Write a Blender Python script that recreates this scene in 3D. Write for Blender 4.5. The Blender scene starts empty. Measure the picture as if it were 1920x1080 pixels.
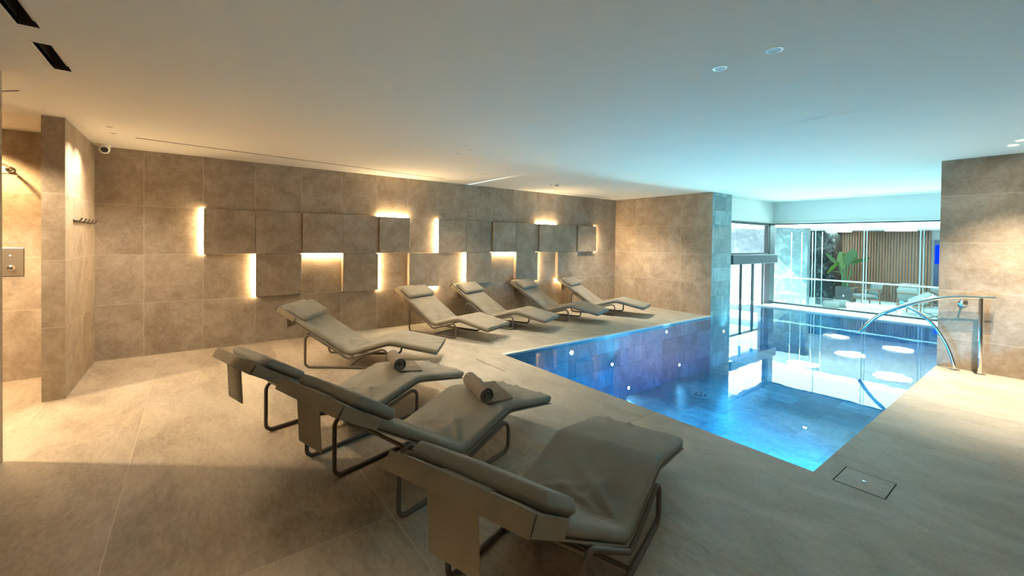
import bpy, math, random
from mathutils import Vector, Matrix
random.seed(7)
R = math.radians
SC = bpy.context.scene
COL = SC.collection

# ------------------------------------------------------------------ helpers
class MB:
    """collects faces; build() links them as ONE mesh object"""
    def __init__(s):
        s.v = []; s.f = []; s.m = []; s.t = []
    def face(s, pts, mi=0, tint=0.5):
        b = len(s.v); s.v += [tuple(p) for p in pts]
        s.f.append(tuple(range(b, b + len(pts)))); s.m.append(mi); s.t.append(tint)
    def grid(s, rows, closed_u=False, closed_v=False, mi=0, tint=0.5, cap0=False, cap1=False):
        b = len(s.v); n = len(rows[0])
        for r in rows: s.v += [tuple(p) for p in r]
        nr = len(rows)
        for i in range(nr if closed_v else nr - 1):
            for j in range(n if closed_u else n - 1):
                i2 = (i + 1) % nr; j2 = (j + 1) % n
                s.f.append((b + i*n + j, b + i*n + j2, b + i2*n + j2, b + i2*n + j)); s.m.append(mi); s.t.append(tint)
        if cap0: s.f.append(tuple(b + j for j in range(n))[::-1]); s.m.append(mi); s.t.append(tint)
        if cap1: s.f.append(tuple(b + (nr-1)*n + j for j in range(n))); s.m.append(mi); s.t.append(tint)
    def box(s, x0, x1, y0, y1, z0, z1, mi=0, bev=0.0, tint=0.5, M=None):
        x0, x1 = min(x0, x1), max(x0, x1); y0, y1 = min(y0, y1), max(y0, y1); z0, z1 = min(z0, z1), max(z0, z1)
        T = (lambda p: M @ Vector(p)) if M is not None else (lambda p: p)
        if bev <= 0:
            c = [T(p) for p in ((x0,y0,z0),(x1,y0,z0),(x1,y1,z0),(x0,y1,z0),(x0,y0,z1),(x1,y0,z1),(x1,y1,z1),(x0,y1,z1))]
            for q in ((0,3,2,1),(4,5,6,7),(0,1,5,4),(1,2,6,5),(2,3,7,6),(3,0,4,7)):
                s.face([c[k] for k in q], mi, tint)
            return
        e = min(bev, (x1-x0)/2.01, (y1-y0)/2.01, (z1-z0)/2.01)
        def ring(z, i):
            return [T(p) for p in ((x0+i,y0+e,z),(x0+e,y0+i,z),(x1-e,y0+i,z),(x1-i,y0+e,z),(x1-i,y1-e,z),(x1-e,y1-i,z),(x0+e,y1-i,z),(x0+i,y1-e,z))]
        s.grid([ring(z0, e*.9), ring(z0+e, 0), ring(z1-e, 0), ring(z1, e*.9)], closed_u=True, mi=mi, tint=tint, cap0=True, cap1=True)
    def lathe(s, prof, c=(0,0,0), n=24, M=None, mi=0, caps=True):
        rows = []
        for r, z in prof:
            row = []
            for k in range(n):
                a = 2*math.pi*k/n
                p = Vector((r*math.cos(a), r*math.sin(a), z))
                if M is not None: p = M @ p
                row.append((p[0]+c[0], p[1]+c[1], p[2]+c[2]))
            rows.append(row)
        s.grid(rows, closed_u=True, mi=mi, cap0=caps, cap1=caps)
    def tube(s, path, r, n=10, mi=0, closed=False, rfun=None, step=None):
        P = [Vector(p) for p in path]
        if step: P = resample(P, step, closed)
        N = len(P); rows = []
        up = None
        for i in range(N):
            a = P[(i-1) % N] if (closed or i > 0) else P[i]
            b = P[(i+1) % N] if (closed or i < N-1) else P[i]
            t = (b - a).normalized()
            if up is None:
                up = Vector((0,0,1)) if abs(t.z) < .9 else Vector((1,0,0))
            up = (up - t*up.dot(t))
            if up.length < 1e-6: up = t.orthogonal()
            up.normalize(); sd = t.cross(up)
            rr = rfun(i) if rfun else r
            rows.append([P[i] + (up*math.cos(2*math.pi*k/n) + sd*math.sin(2*math.pi*k/n))*rr for k in range(n)])
        s.grid(rows, closed_u=True, closed_v=closed, mi=mi, cap0=not closed, cap1=not closed)
    def build(s, name, mats, parent=None, smooth=False, **props):
        me = bpy.data.meshes.new(name)
        me.from_pydata(s.v, [], s.f)
        if not isinstance(mats, (list, tuple)): mats = [mats]
        for m in mats: me.materials.append(m)
        me.polygons.foreach_set('material_index', s.m)
        at = me.attributes.new('tint', 'FLOAT', 'FACE')
        at.data.foreach_set('value', s.t)
        if smooth:
            me.polygons.foreach_set('use_smooth', [True]*len(s.f))
        me.update(); me.validate()
        if smooth:
            try: me.set_sharp_from_angle(angle=R(smooth if smooth is not True else 40))
            except Exception: pass
        o = bpy.data.objects.new(name, me); COL.objects.link(o)
        if parent is not None: o.parent = parent
        for k, v in props.items(): o[k] = v
        return o

def resample(P, step, closed=False):
    Q = P + [P[0]] if closed else P
    out = [Q[0].copy()]; carry = 0.0
    for a, b in zip(Q, Q[1:]):
        L = (b-a).length
        if L < 1e-9: continue
        d = step - carry
        while d <= L:
            out.append(a.lerp(b, d/L)); d += step
        carry = L - (d - step)
    if not closed and (out[-1]-Q[-1]).length > 1e-4: out.append(Q[-1].copy())
    if closed and (out[-1]-out[0]).length < step*.4: out.pop()
    return out

def fillet(pts, r, n=6, closed=False):
    P = [Vector(p) for p in pts]; out = []; N = len(P)
    for i in range(N):
        if not closed and i in (0, N-1): out.append(P[i]); continue
        rr = r[i] if isinstance(r, (list, tuple)) else r
        a, b, c = P[(i-1) % N], P[i], P[(i+1) % N]
        u = (a-b); v = (c-b)
        lu, lv = u.length, v.length
        u.normalize(); v.normalize()
        ang = u.angle(v)
        if ang > math.pi - .02 or rr <= 0: out.append(b); continue
        d = min(rr/math.tan(ang/2), lu*.48, lv*.48); rr = d*math.tan(ang/2)
        p0 = b + u*d; p1 = b + v*d
        ctr = b + (u+v).normalized()*(rr/math.sin(ang/2))
        a0 = p0-ctr; a1 = p1-ctr; th = a0.angle(a1)
        for k in range(n+1):
            t = k/n
            out.append(ctr + (a0*math.sin((1-t)*th) + a1*math.sin(t*th))/math.sin(th))
    return out

def empty(name, loc=(0,0,0), rz=0, **props):
    o = bpy.data.objects.new(name, None); COL.objects.link(o)
    o.empty_display_size = .1
    o.location = loc; o.rotation_euler = (0,0,rz)
    for k, v in props.items(): o[k] = v
    return o

def thing(name, label, cat, loc=(0,0,0), rz=0, group=None):
    o = empty(name, loc, rz, label=label, category=cat)
    if group: o['group'] = group
    return o

def tag(o, label, cat, group=None):
    o['label'] = label; o['category'] = cat
    if group: o['group'] = group
    return o

def copy_tree(o, parent=None):
    c = o.copy(); COL.objects.link(c)
    if parent is not None: c.parent = parent
    for ch in o.children: copy_tree(ch, c)
    return c

def struct(o): o['kind'] = 'structure'; return o

# ------------------------------------------------------------------ materials
def mat(name):
    m = bpy.data.materials.new(name); m.use_nodes = True
    nt = m.node_tree
    return m, nt, nt.nodes['Principled BSDF'], nt.nodes['Material Output']

def node(nt, typ, **kw):
    n = nt.nodes.new(typ)
    for k, v in kw.items():
        if k.startswith('i_'): n.inputs[int(k[2:])].default_value = v
        else: setattr(n, k, v)
    return n

def plain(name, col, rough=.5, metal=0., spec=.5, bump=0., bscale=200.):
    m, nt, b, o = mat(name)
    b.inputs['Base Color'].default_value = (*col, 1); b.inputs['Roughness'].default_value = rough
    b.inputs['Metallic'].default_value = metal; b.inputs['Specular IOR Level'].default_value = spec
    if bump > 0:
        tc = node(nt, 'ShaderNodeTexCoord'); nz = node(nt, 'ShaderNodeTexNoise')
        nz.inputs['Scale'].default_value = bscale; nz.inputs['Detail'].default_value = 3
        bp = node(nt, 'ShaderNodeBump'); bp.inputs['Strength'].default_value = bump; bp.inputs['Distance'].default_value = .002
        nt.links.new(tc.outputs['Object'], nz.inputs['Vector']); nt.links.new(nz.outputs['Fac'], bp.inputs['Height'])
        nt.links.new(bp.outputs['Normal'], b.inputs['Normal'])
    return m

def stone(name, cols, scale=2.2, rough=.55, tint_amt=.16, bump=.15, fine=38., stretch=(1,1,1), spec=.4, mott=.42):
    """blotchy honed stone; each tile gets its own slice of the noise and a slight tone of its own"""
    m, nt, b, o = mat(name)
    L = nt.links.new
    tc = node(nt, 'ShaderNodeTexCoord'); at = node(nt, 'ShaderNodeAttribute', attribute_name='tint')
    mp = node(nt, 'ShaderNodeMapping'); mp.inputs['Scale'].default_value = stretch
    L(tc.outputs['Object'], mp.inputs['Vector'])
    mul = node(nt, 'ShaderNodeMath', operation='MULTIPLY'); mul.inputs[1].default_value = 37.
    L(at.outputs['Fac'], mul.inputs[0])
    n1 = node(nt, 'ShaderNodeTexNoise', noise_dimensions='4D')
    n1.inputs['Scale'].default_value = scale; n1.inputs['Detail'].default_value = 9; n1.inputs['Roughness'].default_value = .62
    n1.inputs['Distortion'].default_value = .9
    n2 = node(nt, 'ShaderNodeTexNoise', noise_dimensions='4D')
    n2.inputs['Scale'].default_value = fine; n2.inputs['Detail'].default_value = 5; n2.inputs['Roughness'].default_value = .72; n2.inputs['Distortion'].default_value = 1.2
    for n in (n1, n2):
        L(mp.outputs['Vector'], n.inputs['Vector']); L(mul.outputs[0], n.inputs['W'])
    mix = node(nt, 'ShaderNodeMix', data_type='FLOAT'); mix.inputs[0].default_value = mott
    L(n1.outputs['Fac'], mix.inputs[2]); L(n2.outputs['Fac'], mix.inputs[3])
    cr = node(nt, 'ShaderNodeValToRGB')
    el = cr.color_ramp.elements
    el[0].position = .37; el[0].color = (*cols[0], 1); el[1].position = .63; el[1].color = (*cols[2], 1)
    e = el.new(.5); e.color = (*cols[1], 1)
    L(mix.outputs[0], cr.inputs['Fac'])
    hsv = node(nt, 'ShaderNodeHueSaturation')
    mr = node(nt, 'ShaderNodeMapRange'); mr.inputs[3].default_value = 1 - tint_amt; mr.inputs[4].default_value = 1 + tint_amt
    L(at.outputs['Fac'], mr.inputs[0]); L(mr.outputs[0], hsv.inputs['Value']); L(cr.outputs['Color'], hsv.inputs['Color'])
    L(hsv.outputs['Color'], b.inputs['Base Color'])
    b.inputs['Roughness'].default_value = rough; b.inputs['Specular IOR Level'].default_value = spec
    bp = node(nt, 'ShaderNodeBump'); bp.inputs['Strength'].default_value = bump; bp.inputs['Distance'].default_value = .004
    L(n2.outputs['Fac'], bp.inputs['Height']); L(bp.outputs['Normal'], b.inputs['Normal'])
    return m

def emit(name, col, strength):
    m, nt, b, o = mat(name)
    nt.nodes.remove(b)
    e = node(nt, 'ShaderNodeEmission'); e.inputs[0].default_value = (*col, 1); e.inputs[1].default_value = strength
    nt.links.new(e.outputs[0], o.inputs['Surface'])
    return m

def glass(name, tint, ior=1.45, rough=0.):
    """thin pane: tinted straight-through transmission plus a Fresnel mirror"""
    m, nt, b, o = mat(name); nt.nodes.remove(b)
    tr = node(nt, 'ShaderNodeBsdfTransparent'); tr.inputs[0].default_value = (*tint, 1)
    gl = node(nt, 'ShaderNodeBsdfGlossy'); gl.inputs['Roughness'].default_value = rough
    fr = node(nt, 'ShaderNodeFresnel'); fr.inputs['IOR'].default_value = ior
    mx = node(nt, 'ShaderNodeMixShader')
    nt.links.new(fr.outputs[0], mx.inputs[0]); nt.links.new(tr.outputs[0], mx.inputs[1]); nt.links.new(gl.outputs[0], mx.inputs[2])
    nt.links.new(mx.outputs[0], o.inputs['Surface'])
    return m

M = {}
M['wall'] = stone('travertine_wall', ((.25,.192,.135),(.355,.285,.212),(.45,.38,.30)), scale=2.6, rough=.6, bump=.25, tint_amt=.05, fine=16.)
M['floor'] = stone('travertine_floor', ((.245,.19,.132),(.375,.308,.228),(.475,.405,.31)), scale=1.6, rough=.42, bump=.18, stretch=(.6,1.5,1), tint_amt=.06, fine=18.)
M['floor_rough'] = stone('textured_daylit_deck', ((.285,.265,.215),(.375,.355,.30),(.47,.45,.39)), scale=2.6, rough=.6, bump=.5, stretch=(.7,1.3,1), tint_amt=.05, fine=60)  # rough finish; the greyer tone partly stands in for cyan daylight
M['grout'] = plain('grout', (.52,.445,.345), .8)
M['slate'] = stone('slate_tile', ((.10,.165,.18),(.20,.29,.31),(.31,.40,.42)), scale=3.2, rough=.35, stretch=(1.5,1.5,.8), tint_amt=.28, fine=26)
M['slate_grout'] = plain('slate_grout', (.13,.17,.18), .8)
M['ceil'] = plain('ceiling_plaster', (.82,.80,.73), .9, spec=.1)
M['soffit'] = plain('soffit_plaster', (.72,.74,.72), .9, spec=.1)
M['groove'] = plain('shadow_gap', (.03,.027,.024), .9)
M['white'] = plain('white_enamel', (.8,.8,.78), .4)
M['white_trim'] = plain('white_trim', (.95,.95,.95), .3)
M['chrome'] = plain('polished_steel', (.78,.77,.75), .09, 1.)
M['frame'] = plain('window_metal', (.10,.115,.125), .38, .6)
M['darkbox'] = plain('header_metal', (.085,.105,.12), .35, .3)
M['wood'] = plain('oak_slat', (.21,.10,.055), .55)
M['black'] = plain('black_lens', (.01,.01,.012), .15)
M['leaf'] = plain('leaf_green', (.016,.075,.014), .4)
M['leaf2'] = plain('leaf_yellow_green', (.06,.13,.018), .4)
M['stem'] = plain('plant_stem', (.05,.16,.06), .5)
M['soil'] = plain('soil', (.05,.035,.025), .9)
M['pot'] = plain('planter_grey', (.085,.085,.09), .6)
M['cush'] = plain('pale_cushion', (.19,.20,.20), .9, bump=.3, bscale=60)
M['mirror_plate'] = plain('steel_plate', (.80,.75,.66), .3, 1.)
M['deck'] = plain('pale_deck', (.55,.56,.56), .7, bump=.2, bscale=30)
M['render'] = plain('white_render', (.80,.80,.80), .9)
M['marble'] = stone('dark_marble', ((.008,.009,.010),(.020,.023,.026),(.16,.17,.175)), scale=3.5, rough=.25, tint_amt=.0, fine=9., bump=.02)
M['marble_pale'] = stone('grey_marble', ((.04,.06,.07),(.065,.09,.105),(.15,.18,.20)), scale=3.0, rough=.35, tint_amt=.0, fine=9., bump=.02)
M['glass'] = glass('window_glass', (.62,.96,.93))
M['glass_clear'] = glass('clear_glass', (.86,.975,1.0))
M['glass_edge'] = plain('glass_edge', (.75,.90,.93), .2, spec=.8)
M['led'] = emit('warm_led', (1.0,.70,.36), 46.)
M['lamp_on'] = emit('lamp_warm', (1.0,.83,.6), 60.)
M['lamp_dim'] = plain('lamp_recess', (.36,.29,.30), .4)
M['pool_led'] = emit('pool_led', (.8,.95,1.0), 55.)
M['round_led'] = emit('round_ceiling_led', (1.0,.97,.92), 9.)
M['blue'] = emit('blue_screen', (.0,.015,1.0), .9)
M['hatch_screw'] = M['chrome']

def fabric(name, col, rough=.85, weave=900., strength=.25, fold=0.):
    m, nt, b, o = mat(name); L = nt.links.new
    tc = node(nt, 'ShaderNodeTexCoord')
    w1 = node(nt, 'ShaderNodeTexWave', bands_direction='X'); w2 = node(nt, 'ShaderNodeTexWave', bands_direction='Y')
    for w in (w1, w2):
        w.inputs['Scale'].default_value = weave/6.283; L(tc.outputs['Object'], w.inputs['Vector'])
    ad = node(nt, 'ShaderNodeMath', operation='ADD'); L(w1.outputs['Fac'], ad.inputs[0]); L(w2.outputs['Fac'], ad.inputs[1])
    nz = node(nt, 'ShaderNodeTexNoise'); nz.inputs['Scale'].default_value = 5.; nz.inputs['Detail'].default_value = 4
    L(tc.outputs['Object'], nz.inputs['Vector'])
    mr = node(nt, 'ShaderNodeMapRange'); mr.inputs[1].default_value=.3; mr.inputs[2].default_value=.7; mr.inputs[3].default_value = .88; mr.inputs[4].default_value = 1.1
    L(nz.outputs['Fac'], mr.inputs[0])
    vm = node(nt, 'ShaderNodeVectorMath', operation='SCALE'); vm.inputs[0].default_value = col
    L(mr.outputs[0], vm.inputs['Scale']); L(vm.outputs[0], b.inputs['Base Color'])
    bp = node(nt, 'ShaderNodeBump'); bp.inputs['Strength'].default_value = strength; bp.inputs['Distance'].default_value = .0015
    L(ad.outputs[0], bp.inputs['Height']); L(bp.outputs['Normal'], b.inputs['Normal'])
    b.inputs['Roughness'].default_value = rough; b.inputs['Specular IOR Level'].default_value = .25
    b.inputs['Sheen Weight'].default_value = .15
    return m
M['fabric'] = fabric('taupe_fabric', (.255,.238,.198))
M['textilene'] = fabric('taupe_mesh_weave', (.29,.245,.175), weave=1300., strength=.6)
M['rope'] = plain('brown_rope_tube', (.12,.10,.078), .6)
M['tube'] = plain('bronze_tube', (.16,.135,.105), .35, .7)
M['towel'] = plain('taupe_terry', (.255,.215,.175), .95, spec=.1, bump=1., bscale=260)

# water: transparent Fresnel surface, blue-absorbing volume
def water():
    m, nt, b, o = mat('pool_water'); nt.nodes.remove(b); L = nt.links.new
    tr = node(nt, 'ShaderNodeBsdfTransparent'); tr.inputs[0].default_value = (.97,.99,1,1)
    gl = node(nt, 'ShaderNodeBsdfGlossy'); gl.inputs['Roughness'].default_value = .0
    fr = node(nt, 'ShaderNodeFresnel'); fr.inputs['IOR'].default_value = 1.38
    mx = node(nt, 'ShaderNodeMixShader')
    tc = node(nt, 'ShaderNodeTexCoord'); nz = node(nt, 'ShaderNodeTexNoise')
    nz.inputs['Scale'].default_value = 2.2; nz.inputs['Detail'].default_value = 3
    bp = node(nt, 'ShaderNodeBump'); bp.inputs['Strength'].default_value = .05; bp.inputs['Distance'].default_value = .02
    L(tc.outputs['Object'], nz.inputs['Vector']); L(nz.outputs['Fac'], bp.inputs['Height'])
    L(bp.outputs['Normal'], gl.inputs['Normal']); L(bp.outputs['Normal'], fr.inputs['Normal'])
    at = node(nt, 'ShaderNodeAttribute', attribute_name='tint'); mu = node(nt, 'ShaderNodeMath', operation='MULTIPLY')
    L(fr.outputs[0], mu.inputs[0]); L(at.outputs['Fac'], mu.inputs[1])   # only the free surface mirrors
    L(mu.outputs[0], mx.inputs[0]); L(tr.outputs[0], mx.inputs[1]); L(gl.outputs[0], mx.inputs[2]); L(mx.outputs[0], o.inputs['Surface'])
    ab = node(nt, 'ShaderNodeVolumeAbsorption'); ab.inputs['Color'].default_value = (.08,.72,.97,1); ab.inputs['Density'].default_value = .42
    L(ab.outputs[0], o.inputs['Volume'])
    return m
M['water'] = water()

# ------------------------------------------------------------------ room measures
H = 2.575
XA = -7.015; YB = 8.594; YL = -.933; XE = -5.557; XP = -4.5; XR = -1.006
YN = 3.284; YR = 7.516; YF = 11.957; XD = -4.66; YPF = 11.17; XS = -6.55; YT = -1.083
XEAST = 3.3; ZW = -.03; ZPOOL = -1.1

def tiled(mb, O, U, V, ub, vb, holes=(), gw=.0055, gd=0.0, seed=1):
    """tiles in the plane O + u U + v V; ub/vb = list of (coordinate, has_joint). Material 0 tile, 1 joint."""
    O, U, V = Vector(O), Vector(U), Vector(V); Nn = U.cross(V)
    rnd = random.Random(seed); tints = {}
    P = lambda u, v, d=0: O + U*u + V*v - Nn*d
    gi = [0]; gj = [0]
    for k in range(1, len(ub)-1): gi.append(gi[-1] + (1 if ub[k][1] else 0))
    for k in range(1, len(vb)-1): gj.append(gj[-1] + (1 if vb[k][1] else 0))
    for i in range(len(ub)-1):
        for j in range(len(vb)-1):
            u0, u1 = ub[i][0], ub[i+1][0]; v0, v1 = vb[j][0], vb[j+1][0]
            uc, vc = (u0+u1)/2, (v0+v1)/2
            if any(h[0] < uc < h[1] and h[2] < vc < h[3] for h in holes): continue
            t = tints.setdefault((gi[i], gj[j]), rnd.random())
            a0 = u0 + (gw/2 if ub[i][1] else 0); a1 = u1 - (gw/2 if ub[i+1][1] else 0)
            b0 = v0 + (gw/2 if vb[j][1] else 0); b1 = v1 - (gw/2 if vb[j+1][1] else 0)
            mb.face([P(a0,b0), P(a1,b0), P(a1,b1), P(a0,b1)], 0, t)
            if a0 > u0: mb.face([P(u0,v0), P(a0,v0), P(a0,v1), P(u0,v1)], 1, .5)
            if a1 < u1: mb.face([P(a1,v0), P(u1,v0), P(u1,v1), P(a1,v1)], 1, .5)
            if b0 > v0: mb.face([P(a0,v0), P(a1,v0), P(a1,b0), P(a0,b0)], 1, .5)
            if b1 < v1: mb.face([P(a0,b1), P(a1,b1), P(a1,v1), P(a0,v1)], 1, .5)

def J(*vals): return [(v, True) for v in vals]
def ends(a, mids, b): return [(a, False)] + [(m, True) for m in mids] + [(b, False)]
ROWS = ends(0, (.665, 1.275, 1.885), H)

# floor slab of the room (with the pool opening)
mb = MB()
xb = [(XA,False),(XP,False),(-2.2,True),(XR,False),(.2,True),(1.4,True),(2.6,True),(XEAST,False)]
yb = [(-4.2,False),(-1.05,True),(-.33,True),(.87,True),(2.07,True),(YN,False),(4.4,True),(5.6,True),(6.8,True),(YR,False),(YB,False)]
tiled(mb, (0,0,0), (1,0,0), (0,1,0), xb, yb[:5], seed=3)
k0 = len(mb.f)
tiled(mb, (0,0,0), (1,0,0), (0,1,0), xb, yb[4:], holes=[(XP,XR,YN,20),(XR,9,YR,20)], seed=3)
mb.m[k0:] = [2 if q == 0 else 3 for q in mb.m[k0:]]
struct(mb.build('floor', [M['floor'], M['grout'], M['floor_rough'], plain('dark_grout', (.20,.175,.135), .8)]))

# left feature wall
ycols = [-.49,.11,.71,1.31,1.89,2.46,3.0,3.58,4.17,4.76,5.34,5.94,6.52,7.15,7.79,8.38]
mb = MB()
tiled(mb, (XA,0,0), (0,1,0), (0,0,1), ends(YL, ycols, YB), ROWS, seed=5)
mb.box(XA-.2, XA-.02, YL-.1, YB+.2, 0, H)
struct(mb.build('wall_left', [M['wall'], M['grout']]))
# back wall
mb = MB()
tiled(mb, (0,YB,0), (1,0,0), (0,0,1), ends(XA, (-6.4,-5.2), XP), ROWS, seed=6)
mb.box(XA, XP-.01, YB+.02, 9.41, 0, H)
struct(mb.build('wall_back', [M['wall'], M['grout']]))
# slate clad end of that wall, standing in the water
mb = MB()
tiled(mb, (XP,0,0), (0,1,0), (0,0,1), ends(YB, (8.71,9.18), 9.412), ends(ZPOOL, (-.8,-.5,-.2,.1,.4,.7,1.0,1.3,1.6,1.9,2.2,2.5), H), seed=8)
mb.face([(XP,9.412,ZPOOL),(-5.2,9.412,ZPOOL),(-5.2,9.412,H),(XP,9.412,H)], 0)
struct(mb.build('wall_pillar', [M['slate'], M['slate_grout']]))
# right wall
mb = MB()
tiled(mb, (0,YR,0), (1,0,0), (0,0,1), ends(XR, (1.4,), XEAST), ends(0, (.365,.955,1.545,2.13), H), seed=9)
tiled(mb, (XR,0,0), (0,-1,0), (0,0,1), [(-8.1,False),(-YR,False)], ends(0, (.365,.955,1.545,2.13), H), seed=10)
mb.box(XR+.01, XEAST, YR+.02, 8.1, 0, H)
struct(mb.build('wall_right', [M['wall'], M['grout']]))
# partition in front of the shower
mb = MB()
PR = ends(0, (.55,1.07,1.84), H)
tiled(mb, (0,YL,0), (-1,0,0), (0,0,1), ends(-XE, (6.35,), -XA), ROWS, seed=11)
tiled(mb, (XE,0,0), (0,1,0), (0,0,1), [(YT,False),(YL,False)], ROWS, seed=12)
tiled(mb, (0,YT,0), (1,0,0), (0,0,1), [(XA,False),(XE,False)], ROWS, seed=13)
struct(mb.build('wall_partition', [M['wall'], M['grout']]))
# wall on the near side of the shower opening
mb = MB()
tiled(mb, (0,YL-.07,0), (-1,0,0), (0,0,1), ends(-XEAST, (-1.6,-.4,.8,2.0,3.2), 4.25), ROWS, seed=14)
mb.face([(-4.25,YL-.07,0),(-4.25,YL-.22,0),(-4.25,YL-.22,H),(-4.25,YL-.07,H)][::-1], 0)
mb.face([(-4.25,YL-.22,0),(XEAST,YL-.22,0),(XEAST,YL-.22,H),(-4.25,YL-.22,H)], 0)
struct(mb.build('wall_front', [M['wall'], M['grout']]))
# shower room shell
mb = MB()
tiled(mb, (XS,0,0), (0,1,0), (0,0,1), ends(-4.2, (-3.4,-2.2), YT), ends(0, (.72,1.27,1.94), H), seed=15)
tiled(mb, (0,-4.2,0), (-1,0,0), (0,0,1), ends(2.5, (3.8,5.0), -XS), ROWS, seed=16)
mb.face([(-2.5,-4.2,0),(-2.5,YL-.22,0),(-2.5,YL-.22,H),(-2.5,-4.2,H)], 0, .3)
struct(mb.build('wall_shower', [M['wall'], M['grout']]))
# wall behind the camera's right, and the pool hall's far side
mb = MB()
tiled(mb, (XEAST,0,0), (0,1,0), (0,0,1), ends(YL-.07, (.3,1.5,2.7,3.9,5.1,6.3), YR), ROWS, seed=17)
struct(mb.build('wall_east', [M['wall'], M['grout']]))
mb = MB(); mb.box(.5, .6, 8.1, YF, 0, H); struct(mb.build('wall_pool_hall', M['soffit']))

# ceiling with the air slots cut out and a fine joint running across
SLOT1 = (-3.25,-2.1,-.715,-.635); SLOT2 = (-3.97,-3.50,-.715,-.635)
mb = MB()
xs = [-7.1,SLOT2[0],SLOT2[1],SLOT1[0],SLOT1[1],XEAST]; ys = [-4.3,-.715,-.635,4.214,4.222,12.02]
for i in range(5):
    for j in range(5):
        xc, yc = (xs[i]+xs[i+1])/2, (ys[j]+ys[j+1])/2
        if any(s[0]<xc<s[1] and s[2]<yc<s[3] for s in (SLOT1,SLOT2)): continue
        g = j == 3
        z = H + (.012 if g else 0)
        mb.face([(xs[i],ys[j],z),(xs[i],ys[j+1],z),(xs[i+1],ys[j+1],z),(xs[i+1],ys[j],z)], 1 if g else 0)
mb.box(-7.1, XEAST, -4.3, 12.02, H+.2, H+.3)
struct(mb.build('ceiling', [M['ceil'], M['groove']]))
def air_slot(s, label):
    o = thing('air_diffuser', label, 'air vent', ((s[0]+s[1])/2, (s[2]+s[3])/2, H), 0, 'slot air diffusers in the ceiling')
    w = (s[1]-s[0])/2; d = (s[3]-s[2])/2
    m = MB()
    for q in ([(-w,-d,0),(w,-d,0),(w,-d,.12),(-w,-d,.12)],[(w,-d,0),(w,d,0),(w,d,.12),(w,-d,.12)],[(w,d,0),(-w,d,0),(-w,d,.12),(w,d,.12)],[(-w,d,0),(-w,-d,0),(-w,-d,.12),(-w,d,.12)],[(-w,-d,.12),(w,-d,.12),(w,d,.12),(-w,d,.12)]): m.face(q)
    m.build('duct', plain('duct_dark', (.05,.04,.03), .8), o)
    m = MB(); m.box(-w-.006, w+.006, -d-.008, -d, -.003, .03); m.build('edge_strip', M['white'], o)
    m = MB(); m.box(-w, w, d*.35, d, .03, .05); m.build('blade', M['ceil'], o)
air_slot(SLOT1, 'long dark air slot in the ceiling at the top left edge of the photo')
air_slot(SLOT2, 'shorter dark air slot in the ceiling, second from the top left')

def ceiling_line(name, p0, p1, w, label, cat, material):
    p0, p1 = Vector(p0), Vector(p1); d = (p1-p0).normalized(); n = Vector((-d.y,d.x,0))*w/2
    m = MB(); z0, z1 = H-.002, H+.01  # slot is not cut; a flush dark strip carries its shade as colour
    a = [p0-n, p1-n, p1+n, p0+n]
    m.face([(p.x,p.y,z0) for p in a][::-1]); m.face([(p.x,p.y,z1) for p in a])
    for k in range(4):
        p, q = a[k], a[(k+1)%4]; m.face([(p.x,p.y,z0),(q.x,q.y,z0),(q.x,q.y,z1),(p.x,p.y,z1)])
    return tag(m.build(name, material), label, cat)
ceiling_line('linear_vent', (-6.16,-.5,0), (-6.62,3.5,0), .022, 'long thin dark slot in the ceiling along the stone feature wall', 'air vent', M['groove'])
ceiling_line('linear_vent', (-5.2,-1.52,0), (-4.74,-1.035,0), .012, 'short thin dark slot in the ceiling above the shower opening', 'air vent', M['groove'])
ceiling_line('linear_vent', (-6.72,6.2,0), (-6.78,8.1,0), .02, 'thin dark slot in the ceiling near the far corner of the stone walls', 'air vent', M['groove'])

# soffits above the glazing
mb = MB(); mb.box(XD-.12, XD, 9.412, YF, 2.04, H); mb.box(XD-.0, XD+.03, 9.412, YF-.001, 2.025, 2.05, 0)
struct(mb.build('trim_1', M['soffit']))
mb = MB(); mb.box(XD, .5, YF, YF+.14, 2.03, H); mb.box(XD+.03, .5, YF-.05, YF, 2.03, 2.06)
struct(mb.build('trim_2', M['soffit']))

# ------------------------------------------------------------------ pool basin
mb = MB()
def cuts(a, b, step, off=0):
    n = math.ceil((b-a)/step); return [a+off+k*step for k in range(1 if off == 0 else 0, n+1) if a+.03 < a+off+k*step < b-.03]
fy = cuts(YN, YPF, .6); fx = cuts(XP, XR, .6)
rnd = random.Random(4)
# floor: staggered slate slabs
k = 0; y = YN
while y < YPF - .01:
    y1 = min(y+.45, YPF)
    left = XP if y < 9.4 else XD
    tiled(mb, (0,y,ZPOOL), (1,0,0), (0,1,0), ends(left, cuts(left, XR, .9, .45 if k % 2 else 0), XR), [(0,True),(y1-y,True)], gw=.005, seed=30+k)
    y = y1; k += 1
zc = ends(ZPOOL, (-.83,-.55,-.28), -.001)
tiled(mb, (XP,0,0), (0,1,0), (0,0,1), ends(YN, cuts(YN, YB, .6), YB), zc, gw=.005, seed=60)
tiled(mb, (XR,0,0), (0,-1,0), (0,0,1), ends(-YPF, cuts(-YPF, -YN, .6), -YN), zc, gw=.005, seed=61)
tiled(mb, (0,YN,0), (-1,0,0), (0,0,1), ends(-XR, cuts(-XR, -XP, .6), -XP), zc, gw=.005, seed=62)
tiled(mb, (0,YPF,0), (1,0,0), (0,0,1), ends(XD, cuts(XD, XR, .6), XR), zc, gw=.005, seed=63)
# thin slate edge strip along the left side, paled to imitate light off the water
mb.box(XP-.06, XP+.012, YN, YB, -.018, .003, 2, tint=.8)
struct(mb.build('pool_basin', [M['slate'], M['slate_grout'], plain('edge_strip_pool_lit', (.50,.56,.57), .35)]))
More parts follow.
